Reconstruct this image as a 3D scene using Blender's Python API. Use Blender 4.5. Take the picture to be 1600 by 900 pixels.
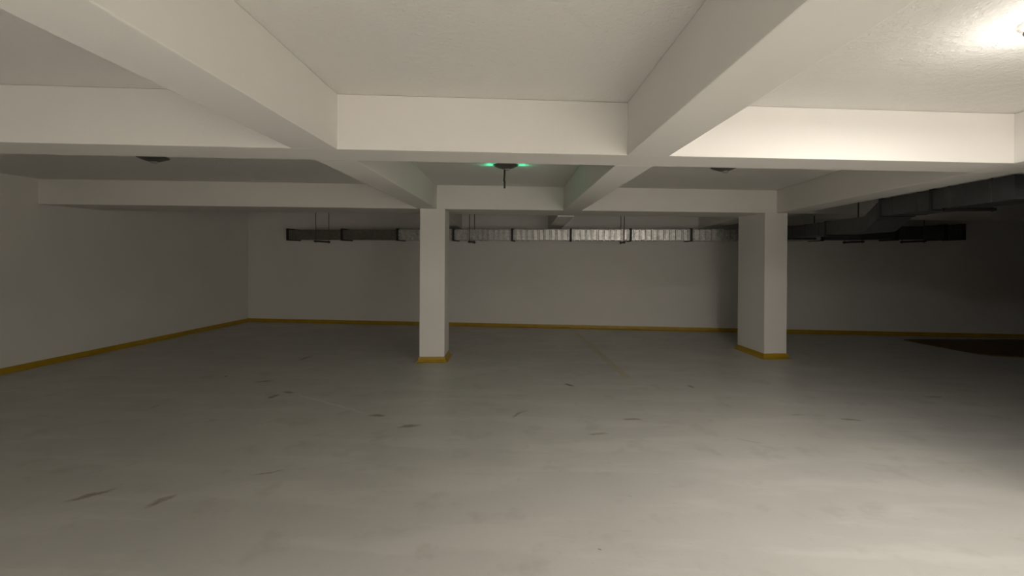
import bpy, bmesh, math, random
from mathutils import Vector, Matrix

random.seed(4)
SC = bpy.context.scene
for o in list(bpy.data.objects):
    bpy.data.objects.remove(o, do_unlink=True)
COL = SC.collection

# ------------------------------------------------------------------ camera
CAM_H = 1.65
F_PX, PITCH, ROLL, SHIFT_PX = 749.49, 0.0062, 0.0054, 48.34
cam_d = bpy.data.cameras.new('camera')
cam = bpy.data.objects.new('camera', cam_d)
COL.objects.link(cam)
cam_d.sensor_fit = 'HORIZONTAL'
cam_d.sensor_width = 36.0
cam_d.lens = F_PX / 1600.0 * 36.0
_c, _s = math.cos(ROLL), math.sin(ROLL)
# the optical axis lands SHIFT_PX above the frame centre (camera rolled about that axis)
cam_d.shift_x = 0.0
cam_d.shift_y = -SHIFT_PX / 1600.0
cam_d.clip_start = 0.02
cam.location = (0, 0, CAM_H)
cam.rotation_euler = (Matrix.Rotation(math.pi / 2 - PITCH, 3, 'X') @ Matrix.Rotation(ROLL, 3, 'Z')).to_euler()
SC.camera = cam

# ------------------------------------------------------------------ exposure, world, lamp strengths
SC.view_settings.view_transform = 'Standard'
SC.view_settings.look = 'None'
SC.view_settings.gamma = 1.0
SC.view_settings.exposure = 0.0
SC.view_settings.use_curve_mapping = False
LAMP_COLOR = (1.0, 0.955, 0.885)
LAMP_POWER = 50.0          # the lit lamp in the right bay: its downward face
LAMP_SIDE = 11.5            # and what leaves its side
FILL_SKY = 3.8             # sky fill through the unseen opening added behind the camera
W = bpy.data.worlds.new('world')
SC.world = W
W.use_nodes = True
W.node_tree.nodes['Background'].inputs[0].default_value = (1.0, 0.90, 0.77, 1)
W.node_tree.nodes['Background'].inputs[1].default_value = FILL_SKY
REAR_FILL = 52.0         # unseen fill lights added behind the camera to brighten the near floor
GREEN_POWER = 0.27
# an unseen opening added in the rear wall lets in the fill light; a portal only helps the renderer sample it
FILL_X0, FILL_X1, FILL_H, YR = 0.9, 4.6, 2.25, -2.0
_pd = bpy.data.lights.new('fill_portal', 'AREA')
_pd.shape = 'RECTANGLE'
_pd.size, _pd.size_y = FILL_X1 - FILL_X0, FILL_H
_pd.cycles.is_portal = True
_po = bpy.data.objects.new('fill_portal', _pd)
_po.location = ((FILL_X0 + FILL_X1) / 2, YR - 0.02, FILL_H / 2)
_po.rotation_euler = (math.pi / 2, 0, math.pi)
COL.objects.link(_po)

# ------------------------------------------------------------------ dimensions
ZB, ZS = 2.332, 2.695                 # underside of the beams, underside of the slab
A1 = math.tan(0.0734)                 # slope of the cross beams
AW = -0.1055                          # turn of the back wall
DW = 10.819
UW = Vector((math.cos(AW), math.sin(AW), 0))
NW = Vector((-math.sin(AW), math.cos(AW), 0))


# ------------------------------------------------------------------ helpers
def setp(o, label=None, cat=None, group=None, kind=None):
    if label: o['label'] = label
    if cat: o['category'] = cat
    if group: o['group'] = group
    if kind: o['kind'] = kind
    return o


def link(name, bm, mat, parent=None, smooth=False):
    bmesh.ops.recalc_face_normals(bm, faces=bm.faces)
    me = bpy.data.meshes.new(name)
    bm.to_mesh(me)
    bm.free()
    me.materials.append(mat)
    if smooth:
        for p in me.polygons: p.use_smooth = True
    o = bpy.data.objects.new(name, me)
    COL.objects.link(o)
    if parent is not None:
        o.parent = parent
        o.matrix_parent_inverse = Matrix.Translation(parent.location).inverted() if parent.rotation_euler.z == 0 else parent.matrix_basis.inverted()
    return o


def empty(name, loc, rz=0.0):
    o = bpy.data.objects.new(name, None)
    o.location = loc
    o.rotation_euler = (0, 0, rz)
    o.empty_display_size = 0.2
    COL.objects.link(o)
    return o


def prism(bm, poly, z0, z1, bevel=0.0, seg=2):
    """closed prism over a polygon in x, y"""
    lo = [bm.verts.new((p[0], p[1], z0)) for p in poly]
    hi = [bm.verts.new((p[0], p[1], z1)) for p in poly]
    n = len(poly)
    fs = [bm.faces.new(lo[::-1]), bm.faces.new(hi)]
    for i in range(n):
        fs.append(bm.faces.new((lo[i], lo[(i + 1) % n], hi[(i + 1) % n], hi[i])))
    if bevel:
        es = list({e for f in fs for e in f.edges})
        bmesh.ops.bevel(bm, geom=es, offset=bevel, segments=seg, profile=0.6, affect='EDGES')


def loft(bm, loops, caps=True):
    """skin a list of closed loops (lists of Vectors, equal length)"""
    vs = [[bm.verts.new(p) for p in lp] for lp in loops]
    n = len(vs[0])
    for a, b in zip(vs, vs[1:]):
        for i in range(n):
            bm.faces.new((a[i], a[(i + 1) % n], b[(i + 1) % n], b[i]))
    if caps:
        bm.faces.new(vs[0][::-1])
        bm.faces.new(vs[-1])


def lathe(bm, prof, n=40, cx=0.0, cy=0.0):
    """profile of (r, z) turned round a vertical axis"""
    rings = []
    for r, z in prof:
        if r < 1e-6:
            rings.append([bm.verts.new((cx, cy, z))])
        else:
            rings.append([bm.verts.new((cx + r * math.cos(2 * math.pi * i / n), cy + r * math.sin(2 * math.pi * i / n), z)) for i in range(n)])
    for a, b in zip(rings, rings[1:]):
        for i in range(n):
            j = (i + 1) % n
            if len(a) == 1 and len(b) == 1: continue
            if len(a) == 1: bm.faces.new((a[0], b[i], b[j]))
            elif len(b) == 1: bm.faces.new((a[i], a[j], b[0]))
            else: bm.faces.new((a[i], a[j], b[j], b[i]))


def tube(bm, pts, r, n=10):
    pts = [Vector(p) for p in pts]
    loops = []
    for k, p in enumerate(pts):
        t = (pts[min(k + 1, len(pts) - 1)] - pts[max(k - 1, 0)]).normalized()
        a = t.orthogonal().normalized() if abs(t.z) < 0.9 else Vector((1, 0, 0))
        a = (a - t * a.dot(t)).normalized()
        b = t.cross(a)
        loops.append([p + (a * math.cos(2 * math.pi * i / n) + b * math.sin(2 * math.pi * i / n)) * r for i in range(n)])
    loft(bm, loops)


# ------------------------------------------------------------------ materials
class NT:
    def __init__(self, name):
        self.m = bpy.data.materials.new(name)
        self.m.use_nodes = True
        self.t = self.m.node_tree
        self.b = self.t.nodes['Principled BSDF']

    def n(self, typ, **kw):
        nd = self.t.nodes.new(typ)
        for k, v in kw.items():
            if k.startswith('i_'):
                key = k[2:]
                nd.inputs[int(key) if key.isdigit() else key.replace('_', ' ')].default_value = v
            else:
                setattr(nd, k, v)
        return nd

    def l(self, a, b): self.t.links.new(a, b)

    def coord(self):
        if not hasattr(self, '_c'): self._c = self.n('ShaderNodeTexCoord')
        return self._c.outputs['Object']

    def noise(self, scale, detail=3.0, rough=0.5, vec=None):
        nd = self.n('ShaderNodeTexNoise')
        nd.inputs['Scale'].default_value = scale
        nd.inputs['Detail'].default_value = detail
        nd.inputs['Roughness'].default_value = rough
        self.l(vec or self.coord(), nd.inputs['Vector'])
        return nd.outputs['Fac']

    def ramp(self, fac, stops):
        nd = self.n('ShaderNodeValToRGB')
        el = nd.color_ramp.elements
        while len(el) < len(stops): el.new(0.5)
        for e, (p, c) in zip(el, stops):
            e.position = p
            e.color = c if len(c) == 4 else (*c, 1)
        self.l(fac, nd.inputs[0])
        return nd.outputs[0]

    def rng(self, fac, a, b, c, d):
        nd = self.n('ShaderNodeMapRange')
        for i, v in zip((1, 2, 3, 4), (a, b, c, d)): nd.inputs[i].default_value = v
        self.l(fac, nd.inputs[0])
        return nd.outputs[0]

    def mix(self, fac, a, b):
        nd = self.n('ShaderNodeMix', data_type='RGBA')
        for s, v in ((0, fac), (6, a), (7, b)):
            if isinstance(v, (tuple, list)): nd.inputs[s].default_value = v if len(v) == 4 else (*v, 1)
            elif isinstance(v, (int, float)): nd.inputs[s].default_value = v
            else: self.l(v, nd.inputs[s])
        return nd.outputs[2]

    def math(self, op, a, b=None, clamp=False):
        nd = self.n('ShaderNodeMath', operation=op)
        nd.use_clamp = clamp
        for s, v in ((0, a), (1, b)):
            if v is None: continue
            if isinstance(v, (int, float)): nd.inputs[s].default_value = v
            else: self.l(v, nd.inputs[s])
        return nd.outputs[0]

    def bump(self, h, strength, dist=0.01):
        nd = self.n('ShaderNodeBump')
        nd.inputs['Strength'].default_value = strength
        nd.inputs['Distance'].default_value = dist
        self.l(h, nd.inputs['Height'])
        self.l(nd.outputs[0], self.b.inputs['Normal'])


def plaster(name, col, grain=0.25, rough=0.75, gloss=0.25):
    m = NT(name)
    big = m.noise(0.9, 4)
    c = m.ramp(big, [(0.3, tuple(x * 0.965 for x in col)), (0.7, tuple(min(1, x * 1.02) for x in col))])
    m.l(c, m.b.inputs['Base Color'])
    m.b.inputs['Roughness'].default_value = rough
    m.b.inputs['Specular IOR Level'].default_value = gloss
    h = m.math('ADD', m.noise(55, 5, 0.6), m.math('MULTIPLY', m.noise(9, 3), 0.9))
    m.bump(h, grain, 0.01)
    return m.m


WHITE = (0.80, 0.78, 0.745)
M_wall = plaster('wall_paint', WHITE, 0.10)
M_beam = plaster('beam_paint', WHITE, 0.12)
M_col = plaster('column_paint', WHITE, 0.12)


def slab_paint():
    m = NT('slab_paint')
    big = m.noise(0.8, 4)
    c = m.ramp(big, [(0.3, tuple(x * 0.96 for x in WHITE)), (0.7, WHITE)])
    m.l(c, m.b.inputs['Base Color'])
    m.b.inputs['Roughness'].default_value = 0.55
    m.b.inputs['Specular IOR Level'].default_value = 0.3
    v = m.n('ShaderNodeTexVoronoi')
    v.inputs['Scale'].default_value = 26
    m.l(m.coord(), v.inputs['Vector'])
    pits = m.rng(v.outputs['Distance'], 0.0, 0.22, 1.0, 0.0)
    h = m.math('ADD', m.math('ADD', m.noise(38, 5, 0.6), m.math('MULTIPLY', m.noise(6, 3), 1.2)), m.math('MULTIPLY', pits, 0.5))
    m.bump(h, 0.42, 0.012)
    return m.m


M_slab = slab_paint()


def yellow():
    m = NT('yellow_paint')
    c = m.ramp(m.noise(7, 4), [(0.3, (0.38, 0.235, 0.007)), (0.7, (0.46, 0.295, 0.010))])
    m.l(c, m.b.inputs['Base Color'])
    m.b.inputs['Roughness'].default_value = 0.45
    m.bump(m.noise(60, 3), 0.15, 0.004)
    return m.m


M_yellow = yellow()


def simple(name, col, rough, metal=0.0, grain=0.0, var=0.1):
    m = NT(name)
    c = m.ramp(m.noise(14, 4), [(0.3, tuple(x * (1 - var) for x in col)), (0.7, tuple(min(1, x * (1 + var)) for x in col))])
    m.l(c, m.b.inputs['Base Color'])
    m.b.inputs['Roughness'].default_value = rough
    m.b.inputs['Metallic'].default_value = metal
    if grain: m.bump(m.noise(80, 3), grain, 0.004)
    return m.m


def galvanised():
    m = NT('galvanised_steel')
    v = m.n('ShaderNodeTexVoronoi')
    v.inputs['Scale'].default_value = 30
    m.l(m.coord(), v.inputs['Vector'])
    sp = m.n('ShaderNodeSeparateColor')
    m.l(v.outputs['Color'], sp.inputs[0])
    c = m.ramp(sp.outputs[0], [(0.0, (0.40, 0.40, 0.39)), (1.0, (0.60, 0.60, 0.585))])
    m.l(c, m.b.inputs['Base Color'])
    m.b.inputs['Metallic'].default_value = 0.9
    m.l(m.rng(sp.outputs[1], 0, 1, 0.30, 0.42), m.b.inputs['Roughness'])
    return m.m


M_galv = galvanised()
M_flange = simple('dark_flange_steel', (0.035, 0.034, 0.032), 0.55, 0.4)
M_rod = simple('hanger_steel', (0.10, 0.095, 0.085), 0.5, 0.6)
M_grey_duct = simple('dull_duct_steel', (0.062, 0.066, 0.070), 0.5, 0.3, 0.0, 0.15)
M_dull = simple('dull_galvanised', (0.15, 0.145, 0.125), 0.55, 0.35, 0.0, 0.15)
M_lamp_body = simple('lamp_shade_grey', (0.10, 0.095, 0.085), 0.5, 0.1)
M_knob = simple('lamp_knob_grey', (0.36, 0.35, 0.33), 0.4)
M_cord = simple('dark_cord', (0.035, 0.035, 0.03), 0.6)
M_brown = simple('brown_board', (0.13, 0.070, 0.018), 0.7, 0, 0.2, 0.25)


def emitter(name, col, strength):
    m = NT(name)
    m.b.inputs['Base Color'].default_value = (0.8, 0.8, 0.8, 1)
    m.b.inputs['Emission Color'].default_value = (*col, 1)
    m.b.inputs['Emission Strength'].default_value = strength
    return m.m


M_lit = emitter('lit_lamp_ring', LAMP_COLOR, 18.0)
M_unlit = simple('frosted_ring', (0.30, 0.29, 0.27), 0.4)
M_green = emitter('green_lamp_ring', (0.02, 1.0, 0.42), 2.0)

# smudges and scuffs on the floor: two end points and a half width, darkness, kind (metres)
STAINS = [
    ((-2.94, 3.17), (-2.77, 3.31), .030, .75), ((-2.35, 3.10), (-2.29, 3.25), .032, .70),
    ((-1.91, 3.55), (-1.72, 3.63), .012, .65), ((-3.25, 6.11), (-3.09, 6.17), .030, .80),
    ((-2.75, 5.44), (-2.72, 5.56), .035, .80), ((-2.70, 5.69), (-2.56, 5.64), .035, .85),
    ((-1.44, 4.89), (-1.29, 4.86), .040, .80), ((-1.06, 4.55), (-0.88, 4.61), .035, .80),
    ((-3.26, 7.36), (-3.20, 7.69), .030, .55), ((0.01, 4.84), (0.13, 5.02), .018, .65),
    ((1.13, 4.80), (1.29, 4.80), .034, .70), ((0.71, 4.39), (0.88, 4.42), .022, .60),
    ((0.68, 6.10), (0.78, 6.0), .034, .95), ((2.24, 6.08), (2.26, 5.95), .025, .7),
    ((3.34, 4.84), (3.51, 4.80), .026, .70), ((2.88, 4.96), (3.06, 4.97), .018, .35),
    ((4.86, 5.62), (5.05, 5.63), .030, .5), ((-3.81, 5.02), (-3.81, 5.19), .025, .3),
    ((2.03, 4.31), (2.20, 4.20), .014, .30), ((-3.82, 6.38), (-3.79, 6.39), .028, .95),
    ((0.49, 2.69), (0.51, 2.68), .008, .95), ((0.81, 3.27), (0.83, 3.26), .010, .35),
]


def floor_paint():
    m = NT('floor_paint')
    co = m.coord()
    big = m.noise(0.55, 5, 0.55)
    base = m.ramp(big, [(0.30, (0.485, 0.48, 0.455)), (0.5, (0.53, 0.52, 0.49)), (0.72, (0.57, 0.555, 0.52))])
    # trowel sweeps: stretched noise
    mp = m.n('ShaderNodeMapping')
    mp.inputs['Rotation'].default_value = (0, 0, 0.45)
    mp.inputs['Scale'].default_value = (0.6, 2.6, 1)
    m.l(co, mp.inputs['Vector'])
    sw = m.noise(1.3, 5, 0.6, mp.outputs[0])
    base = m.mix(m.rng(sw, 0.50, 0.60, 0.0, 0.5), base, (0.61, 0.60, 0.565))
    base = m.mix(m.rng(m.noise(3.1, 4, 0.6), 0.56, 0.68, 0.0, 0.45), base, (0.41, 0.395, 0.36))
    # fine dust specks
    base = m.mix(m.rng(m.noise(42, 3, 0.6), 0.66, 0.76, 0.0, 0.30), base, (0.24, 0.22, 0.18))
    # warp the coordinates a little so the scuffs have ragged outlines
    nz = m.n('ShaderNodeTexNoise')
    nz.inputs['Scale'].default_value = 9
    nz.inputs['Detail'].default_value = 4
    m.l(co, nz.inputs['Vector'])
    off = m.n('ShaderNodeVectorMath', operation='SUBTRACT')
    m.l(nz.outputs['Color'], off.inputs[0])
    off.inputs[1].default_value = (0.5, 0.5, 0.5)
    sc = m.n('ShaderNodeVectorMath', operation='SCALE')
    m.l(off.outputs[0], sc.inputs[0])
    sc.inputs['Scale'].default_value = 0.085
    wp = m.n('ShaderNodeVectorMath', operation='ADD')
    m.l(co, wp.inputs[0])
    m.l(sc.outputs[0], wp.inputs[1])
    tot = None

    def blot(a, b, w, k, soft=0.55):
        cx, cy = (a[0] + b[0]) / 2, (a[1] + b[1]) / 2
        dx, dy = b[0] - a[0], b[1] - a[1]
        L = max(math.hypot(dx, dy) / 2, 0.012)
        q = m.n('ShaderNodeMapping', vector_type='TEXTURE')
        q.inputs['Location'].default_value = (cx, cy, 0)
        q.inputs['Rotation'].default_value = (0, 0, math.atan2(dy, dx))
        q.inputs['Scale'].default_value = (L * 1.15, w, 1)
        m.l(wp.outputs[0], q.inputs['Vector'])
        ln = m.n('ShaderNodeVectorMath', operation='LENGTH')
        m.l(q.outputs[0], ln.inputs[0])
        return m.rng(ln.outputs['Value'], soft, 1.25, k, 0.0)

    for s in STAINS:
        v = blot(*s)
        tot = v if tot is None else m.math('MAXIMUM', tot, v)
    tot = m.math('MULTIPLY', tot, m.rng(m.noise(38, 4, 0.7), 0.32, 0.52, 0.35, 1.0))
    base = m.mix(tot, base, (0.21, 0.175, 0.125))
    # one long pale scratch
    pale = blot((-2.52, 5.60), (-1.50, 4.93), 0.022, 0.6)
    base = m.mix(m.math('MULTIPLY', pale, m.rng(m.noise(20, 3), 0.3, 0.55, 0.4, 1)), base, (0.74, 0.72, 0.68))
    m.l(base, m.b.inputs['Base Color'])
    r = m.rng(m.noise(1.7, 4, 0.6), 0.3, 0.7, 0.30, 0.46)
    m.l(m.math('ADD', r, m.math('MULTIPLY', tot, 0.3)), m.b.inputs['Roughness'])
    m.b.inputs['Specular IOR Level'].default_value = 0.45
    m.bump(m.noise(2.2, 4), 0.05, 0.01)
    return m.m


M_floor = floor_paint()

# ------------------------------------------------------------------ the room shell


def wall_pt(x): return Vector((x, DW + math.tan(AW) * x, 0))


CORNER = wall_pt(-6.312)
LEFT_END = CORNER - NW * 21.0
BACK_END = CORNER + UW * 21.0

bm = bmesh.new()
prism(bm, [(-10, YR), (15.6, YR), (15.6, 13), (-10, 13)], -0.2, 0.0)
setp(link('floor', bm, M_floor), 'grey painted concrete floor with brown scuffs', 'floor', kind='structure')
bm = bmesh.new()
prism(bm, [(-10, YR), (15.6, YR), (15.6, 13), (-10, 13)], ZS, ZS + 0.25)
setp(link('ceiling', bm, M_slab), 'white rough painted slab above the beams', 'ceiling', kind='structure')


def slab_wall(name, a, b, out, label):
    bm = bmesh.new()
    prism(bm, [a, b, b + out * 0.25, a + out * 0.25], 0, ZS)
    return setp(link(name, bm, M_wall), label, 'wall', kind='structure')


slab_wall('wall_left', LEFT_END, CORNER + NW * 0.25, -UW, 'white side wall running back from the left edge to the corner')
slab_wall('wall_back', CORNER, BACK_END, NW, 'white back wall behind the columns and the ribbed duct')
slab_wall('wall_right', Vector((14.4, YR, 0)), Vector((14.4, 9.2, 0)), Vector((1, 0, 0)), 'white side wall out at the far right end')
bm = bmesh.new()
for x0, x1, z0 in ((-10, FILL_X0, 0), (FILL_X0, FILL_X1, FILL_H), (FILL_X1, 15.6, 0)):
    prism(bm, [(x0, YR - .25), (x1, YR - .25), (x1, YR), (x0, YR)], z0, ZS)
setp(link('wall_rear', bm, M_wall), 'white wall with an added opening for fill light at the opposite end', 'wall', kind='structure')
bm = bmesh.new()
prism(bm, [(3.74, 2.95), (14.4, 2.95), (14.4, 3.25), (3.74, 3.25)], 0, ZS)  # unseen partition, added to keep lamp and fill light off the far right
setp(link('wall_occluder', bm, M_wall), 'unseen white partition added beyond the right edge to block light', 'wall', kind='structure')


def coving(a, b, n, h=0.080, d=0.045):
    """a cove of yellow paint: upright face with a sloping foot"""
    a, b = Vector(a), Vector(b)
    prof = [(0.0, 0.0), (0.0, h), (0.010, h), (0.016, h * 0.5), (d * 0.6, 0.012), (d, 0.0015), (d, 0.0)]
    loops = []
    for p in (a, b):
        loops.append([p + n * u + Vector((0, 0, v)) for u, v in prof])
    bm = bmesh.new()
    loft(bm, loops)
    return bm


setp(link('baseboard_left', coving(LEFT_END, CORNER, UW), M_yellow), 'yellow painted skirting along the left wall', 'skirting', kind='structure')
setp(link('baseboard_back', coving(CORNER, BACK_END, -NW), M_yellow), 'yellow painted skirting along the back wall', 'skirting', kind='structure')


# ------------------------------------------------------------------ ceiling beams
def beam_bevel(bm, keep_ends):
    es = []
    for e in bm.edges:
        d = (e.verts[0].co - e.verts[1].co).normalized()
        if keep_ends and abs(d.y) < 0.7: continue
        es.append(e)
    bmesh.ops.bevel(bm, geom=es, offset=0.007, segments=2, profile=0.6, affect='EDGES')


def beam(poly, z0, label, group):
    bm = bmesh.new()
    prism(bm, poly, z0, ZS - 0.0004)
    beam_bevel(bm, False)
    return setp(link('ceiling_beam', bm, M_beam), label, 'beam', group, 'thing')


def long_beam(xl, xr, spans, label):
    """one lengthwise beam: xl, xr give its two sides at a depth y; it is cast against the cross beams at both ends of each span"""
    bm = bmesh.new()
    for y0, y1 in spans:
        b2 = bmesh.new()
        poly = []
        for fx, fy in ((xl, y0), (xr, y0), (xr, y1), (xl, y1)):
            y = fy(0) if callable(fy) else fy
            for _ in range(6):
                x = fx(y)
                y = fy(x) if callable(fy) else fy
            poly.append((fx(y), y))
        prism(b2, poly, ZB, ZS - 0.0004)
        if y1 is WALL_Y:                      # the bay against the back wall has haunched beams, deeper towards the wall
            for v in b2.verts:
                if v.co.z < ZB + 0.01: v.co.z -= 0.115 if v.co.y > 9.6 else 0.02
        beam_bevel(b2, True)
        me = bpy.data.meshes.new('tmp')
        b2.to_mesh(me)
        b2.free()
        bm.from_mesh(me)
        bpy.data.meshes.remove(me)
    return setp(link('ceiling_beam', bm, M_beam), label, 'beam', 'white lengthwise beams', 'thing')


def yl(d, x): return d + A1 * x


D1, W1 = 3.2368, 0.385
D2, W2 = 7.385, 0.98
XL = -7.6
beam([(XL, yl(D1, XL)), (14.3, yl(D1, 14.3)), (14.3, yl(D1 + W1, 14.3)), (XL, yl(D1 + W1, XL))], ZB,
     'nearest white cross beam spanning the whole picture in front of the domed lamps', 'white cross beams')
KX = 4.4
S2 = 0.165
beam([(-6.9, yl(D2, -6.9)), (KX, yl(D2, KX)), (14.3, yl(D2, KX) + S2 * (14.3 - KX)), (14.3, yl(D2, KX) + S2 * (14.3 - KX) + 0.4),
      (KX + 0.35, yl(D2 + W2, KX)), (-6.9, yl(D2 + W2, -6.9))], ZB,
     'wide white cross beam resting on both columns, in front of the back wall duct', 'white cross beams')
G_ = 0.0004
SPANS = ((YR + 0.001, lambda x: yl(D1, x) - G_), (lambda x: yl(D1 + W1, x) + G_, lambda x: yl(D2, x) - G_))
WALL_Y = lambda x: DW + math.tan(AW) * x - 0.001
BACK = (lambda x: yl(D2 + W2, x) + G_, WALL_Y)
long_beam(lambda y: -1.4504 + .0014 * y, lambda y: -1.1557 + .0014 * y, SPANS + (BACK,),
          'white lengthwise beam leading to the slim left column')
long_beam(lambda y: 0.7825 + .0014 * y, lambda y: 1.0773 + .0014 * y, SPANS + (BACK,),
          'white lengthwise beam between the columns, ending above the shiny ribbed duct')
long_beam(lambda y: 3.66 if y < 3.55 else 3.74 + (y - 3.9) * .1325, lambda y: 4.06 if y < 3.55 else 4.12 + (y - 3.9) * .1356, SPANS,
          'white lengthwise beam above the wide right column, beside the dark branch duct')
long_beam(lambda y: 4.03, lambda y: 4.43, (BACK,),
          'short white beam running from the wide right column to the back wall')


# ------------------------------------------------------------------ columns
def column(poly, label):
    x0 = sum(p[0] for p in poly) / len(poly)
    y0 = sum(p[1] for p in poly) / len(poly)
    root = setp(empty('concrete_column', (x0, y0, 0)), label, 'column', 'white columns with yellow feet', 'thing')
    bm = bmesh.new()
    prism(bm, poly, 0.0, ZB - 0.0005, 0.006, 2)
    link('shaft', bm, M_col, root)
    bm = bmesh.new()
    # the yellow foot: one closed skirt whose lower edge spreads over the floor
    c = Vector((x0, y0, 0))

    def grow(d, z):
        out = []
        n = len(poly)
        for i in range(n):
            p, a, b = (Vector((*poly[k % n], 0)) for k in (i, i - 1, i + 1))
            e1, e2 = (p - a).normalized(), (b - p).normalized()
            n1, n2 = Vector((e1.y, -e1.x, 0)), Vector((e2.y, -e2.x, 0))
            m = (n1 + n2) / (1 + n1.dot(n2))
            out.append(p + m * d + Vector((0, 0, z)))
        return out
    loft(bm, [grow(0.001, 0.082), grow(0.011, 0.080), grow(0.016, 0.04), grow(0.030, 0.012), grow(0.055, 0.0015), grow(0.055, 0.0)])
    setp(link('skirting', bm, M_yellow, root), 'yellow painted foot of the column')
    return root


column([(-1.399, 7.272), (-1.022, 7.300), (-1.022, 7.80), (-1.399, 7.772)], 'slim white column with a yellow foot under the beam left of centre')
column([(4.036, 7.660), (4.412, 7.686), (4.36, 8.47), (3.985, 8.45)], 'wide white column at right showing its shaded left side')


# ------------------------------------------------------------------ domed ceiling lamps
def dome_lamp(x, y, label, ring_mat, rod=False):
    root = setp(empty('ceiling_lamp', (x, y, ZS)), label, 'lamp', 'domed ceiling lamps', 'thing')
    bm = bmesh.new()
    lathe(bm, [(0.0, ZS + .002), (0.085, ZS + .002), (0.085, ZS - 0.022), (0.0, ZS - 0.022)], 40, x, y)
    link('mounting_plate', bm, M_knob, root, False)
    bm = bmesh.new()
    lathe(bm, [(0.0, ZS - .012), (.112, ZS - .012), (.118, ZS - .016), (.118, ZS - .024), (.112, ZS - .028), (0, ZS - .028)], 48, x, y)
    link('light_ring', bm, ring_mat, root, False)
    bm = bmesh.new()
    prof = [(0.0, ZS - .026), (.132, ZS - .024), (.146, ZS - .026), (.150, ZS - .029), (.147, ZS - .033), (.130, ZS - .041), (.108, ZS - .050), (.082, ZS - .060),
            (.056, ZS - .068), (.034, ZS - .071), (0.0, ZS - .072)]
    lathe(bm, prof, 56, x, y)
    link('dome_shade', bm, M_lamp_body, root, True)
    bm = bmesh.new()
    lathe(bm, [(0.0, ZS - .066), (.030, ZS - .068), (.036, ZS - .074), (.034, ZS - .082), (.020, ZS - .089), (0, ZS - .090)], 24, x + .012, y)
    setp(link('sensor_knob', bm, M_knob, root, True), 'pale grey knob under the dome')
    if rod:
        bm = bmesh.new()
        tube(bm, [(x - .014, y - .01, ZS - .070), (x - .015, y - .012, ZS - .14), (x - .019, y - .015, ZS - .205), (x - .014, y - .018, ZS - .22), (x - .014, y - .018, ZS - .295)], 0.0105, 10)
        setp(link('hanging_cord', bm, M_cord, root, True), 'short dark stub hanging from the lamp')
    return root


def point(name, loc, power, col, r):
    ld = bpy.data.lights.new(name, 'POINT')
    ld.energy = power
    ld.color = col
    ld.shadow_soft_size = r
    o = bpy.data.objects.new(name, ld)
    o.location = loc
    COL.objects.link(o)
    return o


dome_lamp(-3.87, 5.17, 'dark unlit domed lamp in the left ceiling bay', M_unlit)
dome_lamp(-0.075, 5.50, 'domed lamp glowing green with a dark stub hanging below', M_green, True)
dome_lamp(2.45, 5.56, 'dark unlit domed lamp in the bay right of the middle', M_unlit)
LX, LY = 2.43, 2.09
dome_lamp(LX, LY, 'bright lit lamp cut off by the top right corner', M_lit)
point('lamp_side_light', (LX, LY, ZS - 0.15), LAMP_SIDE, LAMP_COLOR, 0.07)
_ld = bpy.data.lights.new('lamp_light', 'AREA')
_ld.shape, _ld.size, _ld.energy, _ld.color = 'DISK', 0.26, LAMP_POWER, LAMP_COLOR
_lo = bpy.data.objects.new('lamp_light', _ld)
_lo.location = (LX, LY, ZS - 0.100)
COL.objects.link(_lo)
for x, y, share in ((-0.3, -1.2, 1.0), (-3.8, -1.0, 0.6)):  # added fill lights, out of view, with no fixtures
    _ld = bpy.data.lights.new('rear_fill_light', 'AREA')
    _ld.shape, _ld.size, _ld.energy, _ld.color = 'DISK', 0.26, REAR_FILL * share, LAMP_COLOR
    _ld.spread = 2.1
    _lo = bpy.data.objects.new('rear_fill_light', _ld)
    _lo.location = (x, y, ZS - 0.100)
    COL.objects.link(_lo)
for s in (-1, 1):
    point('green_light', (-0.075 + s * 0.19, 5.63, ZS - 0.050), GREEN_POWER, (0.05, 1.0, 0.46), 0.02)
# ------------------------------------------------------------------ the wall duct
def wp(s, off, z):
    """s along the back wall (from the x = 0 point), off = distance in front of it"""
    return Vector((0, DW, 0)) + UW * s - NW * off + Vector((0, 0, z))


D_FRONT, D_BACK = 0.75, 0.27


def duct_z(s):
    """underside and top of the duct, which climbs slightly beyond the branch"""
    t = max(0.0, (s - 5.0) / 4.0)
    return 1.947 + 0.045 * t, 2.163 + 0.092 * t


def rect(s, grow):
    lo, hi = duct_z(s)
    return [wp(s, D_FRONT + grow, lo - grow), wp(s, D_FRONT + grow, hi + grow), wp(s, D_BACK - grow, hi + grow), wp(s, D_BACK - grow, lo - grow)]


duct = setp(empty('air_duct', wp(1.0, D_FRONT, 2.05)), 'long galvanised ribbed air duct hung along the back wall with a dark branch at right', 'duct', kind='thing')


def s_of(px_x):
    """distance along the wall of a point of the duct front with this x coordinate"""
    return (px_x - 0.75 * math.sin(AW) * -1 * -1) / math.cos(AW)


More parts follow.
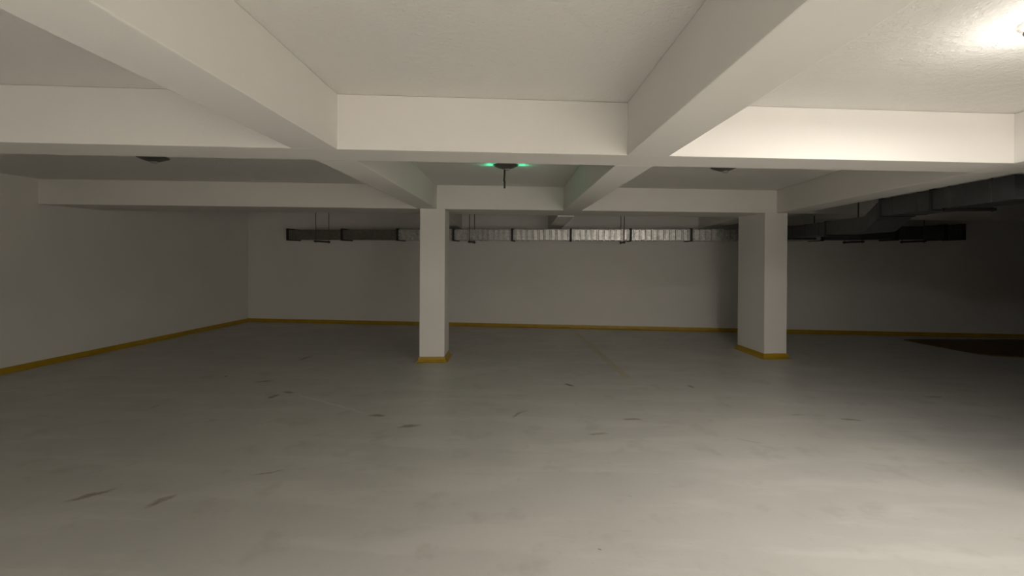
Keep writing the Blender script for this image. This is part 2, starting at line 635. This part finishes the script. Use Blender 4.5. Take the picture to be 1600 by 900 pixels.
cuts = [-4.90, -3.65, -2.405, -1.175, 0.08, 1.302, 2.518, 3.715, 4.96, 6.2, 7.56, 8.43, 8.74]
for i, (s0, s1) in enumerate(zip(cuts, cuts[1:])):
    ribbed = 2 <= i <= 8
    loops = []
    if ribbed:
        n = max(2, int(round((s1 - s0) / 0.118)))
        p = (s1 - s0) / n
        for k in range(n):
            a = s0 + k * p
            for u, g in ((0.0, 0.0), (0.36, 0.0), (0.46, 0.010), (0.62, 0.010), (0.72, 0.0)):
                loops.append(rect(a + u * p, g))
        loops.append(rect(s1, 0.0))
    else:
        n = 5
        p = (s1 - s0) / n
        for k in range(n):
            a = s0 + k * p
            for u, g in ((0.0, 0.0), (0.80, 0.0), (0.86, 0.003), (0.92, 0.003), (0.98, 0.0)):
                loops.append(rect(a + u * p, g))
        loops.append(rect(s1, 0.0))
    bm = bmesh.new()
    loft(bm, loops)
    o = link('ribbed_section' if ribbed else 'plain_section', bm, M_galv if ribbed else (M_dull if i < 2 else M_grey_duct), duct)
    if i in (2, 0): setp(o, 'shiny ribbed duct length' if ribbed else 'dull dark duct length')
for s in cuts:
    w = 0.022
    bm = bmesh.new()
    loft(bm, [rect(s - w, 0.0), rect(s - w, 0.024), rect(s - 0.004, 0.024), rect(s - 0.002, 0.020), rect(s + 0.002, 0.020), rect(s + 0.004, 0.024), rect(s + w, 0.024), rect(s + w, 0.0)])
    link('flange', bm, M_flange, duct)


def hanger(s):
    lo, hi = duct_z(s)
    bm = bmesh.new()
    # upturned channel under the duct
    sec = [(-.021, -.058), (.021, -.058), (.021, -.024), (.015, -.024), (.015, -.052), (-.015, -.052), (-.015, -.024), (-.021, -.024)]
    loft(bm, [[wp(s + u, off, lo + v) for u, v in sec] for off in (D_FRONT + 0.10, D_BACK - 0.08)])
    link('hanger_rail', bm, M_flange, duct)
    for off in (D_FRONT + 0.06, D_BACK - 0.05):
        bm = bmesh.new()
        tube(bm, [wp(s, off, lo - 0.075), wp(s, off, ZS - 0.002)], 0.008, 8)
        link('hanger_rod', bm, M_rod, duct)


for s in (-4.22, -0.82, 2.38, 6.9, 8.0):
    hanger(s)

# ------------------------------------------------------------------ the branch duct (drops under the wide beam and joins the wall duct)
TB = 0.14
BX, BY = 4.165, 3.98
BW = 0.36
TD = Vector((math.sin(math.atan(TB)), math.cos(math.atan(TB)), 0))
TN = Vector((TD.y, -TD.x, 0))        # towards the right


def bp(t, u, z): return Vector((BX, BY, 0)) + TD * t + TN * u + Vector((0, 0, z))


def brect(t, z0, z1, g=0.0): return [bp(t, -g, z0 - g), bp(t, -g, z1 + g), bp(t, BW + g, z1 + g), bp(t, BW + g, z0 - g)]


U0, U1, L0, L1 = 2.128, 2.331, 1.958, 2.150
T_DROP0, T_DROP1 = 1.79, 2.12
for k, (t0, t1, a, b) in enumerate([(0.0, 0.95, (U0, U1), (U0, U1)), (0.95, T_DROP0, (U0, U1), (U0, U1)),
                                    (T_DROP0, T_DROP1, (U0, U1), (L0, L1)), (T_DROP1, 3.08, (L0, L1), (L0, L1)), (3.08, 4.4, (L0, L1), (L0, L1)), (4.4, 5.68, (L0, L1), (L0, L1))]):
    loops = []
    n = 1 if k == 3 else max(2, int((t1 - t0) / 0.4))
    for j in range(n):
        for u, g in (((0, 0), ) if n == 1 else ((0, 0), (.46, 0), (.48, .004), (.52, .004), (.54, 0))):
            f = (j + u) / n
            loops.append(brect(t0 + (t1 - t0) * f, a[0] + (b[0] - a[0]) * f, a[1] + (b[1] - a[1]) * f, g))
    loops.append(brect(t1, *b))
    bm = bmesh.new()
    loft(bm, loops)
    o = link('drop_section' if k == 3 else 'branch_section', bm, M_grey_duct, duct)
    if k == 3: setp(o, 'sloping duct length dropping under the beam')
for t, z in ((0.95, (U0, U1)), (T_DROP0, (U0, U1)), (3.08, (L0, L1)), (4.4, (L0, L1))):
    bm = bmesh.new()
    loft(bm, [brect(t - .018, *z, 0), brect(t - .018, *z, .012), brect(t + .018, *z, .012), brect(t + .018, *z, 0)])
    link('flange', bm, M_flange, duct)
for t, lo in ((0.74, U0), (3.0, L0), (4.3, L0)):
    bm = bmesh.new()
    sec = [(-.021, -.034), (.021, -.034), (.021, -.002), (.015, -.002), (.015, -.028), (-.015, -.028), (-.015, -.002), (-.021, -.002)]
    loft(bm, [[bp(t + u, off, lo + v) for u, v in sec] for off in (-0.03, BW + 0.06)])
    link('hanger_rail', bm, M_flange, duct)
    for off in (BW + 0.035,):
        bm = bmesh.new()
        tube(bm, [bp(t, off, lo - 0.045), bp(t, off, (ZB if 3.72 < t < 4.8 else ZS) - 0.002)], 0.008, 8)
        link('hanger_rod', bm, M_rod, duct)

# ------------------------------------------------------------------ things on the floor
# low brown board lying by the right end of the back wall
bm = bmesh.new()
pb = [(7.70, 9.42), (7.80, 8.45), (7.86, 8.12), (8.0, 7.98), (8.25, 7.90), (10.4, 7.55), (10.9, 9.45)]
prism(bm, pb, 0.0, 0.022, 0.004, 1)
setp(link('brown_board', bm, M_brown), 'low dark brown board lying on the floor before the back wall at far right', 'board', kind='thing')


def line_paint():
    m = NT('worn_line_paint')
    c = m.ramp(m.noise(9, 5, 0.65), [(0.40, (0.50, 0.49, 0.45)), (0.60, (0.52, 0.44, 0.25))])
    m.l(c, m.b.inputs['Base Color'])
    m.b.inputs['Roughness'].default_value = 0.42
    return m.m


bm = bmesh.new()
prism(bm, [(1.305, 10.05), (1.405, 10.05), (1.61, 6.42), (1.51, 6.42)], 0.0, 0.0012)
setp(link('parking_line', bm, line_paint()), 'faint worn yellow line painted on the floor between the columns', 'floor marking', kind='thing')
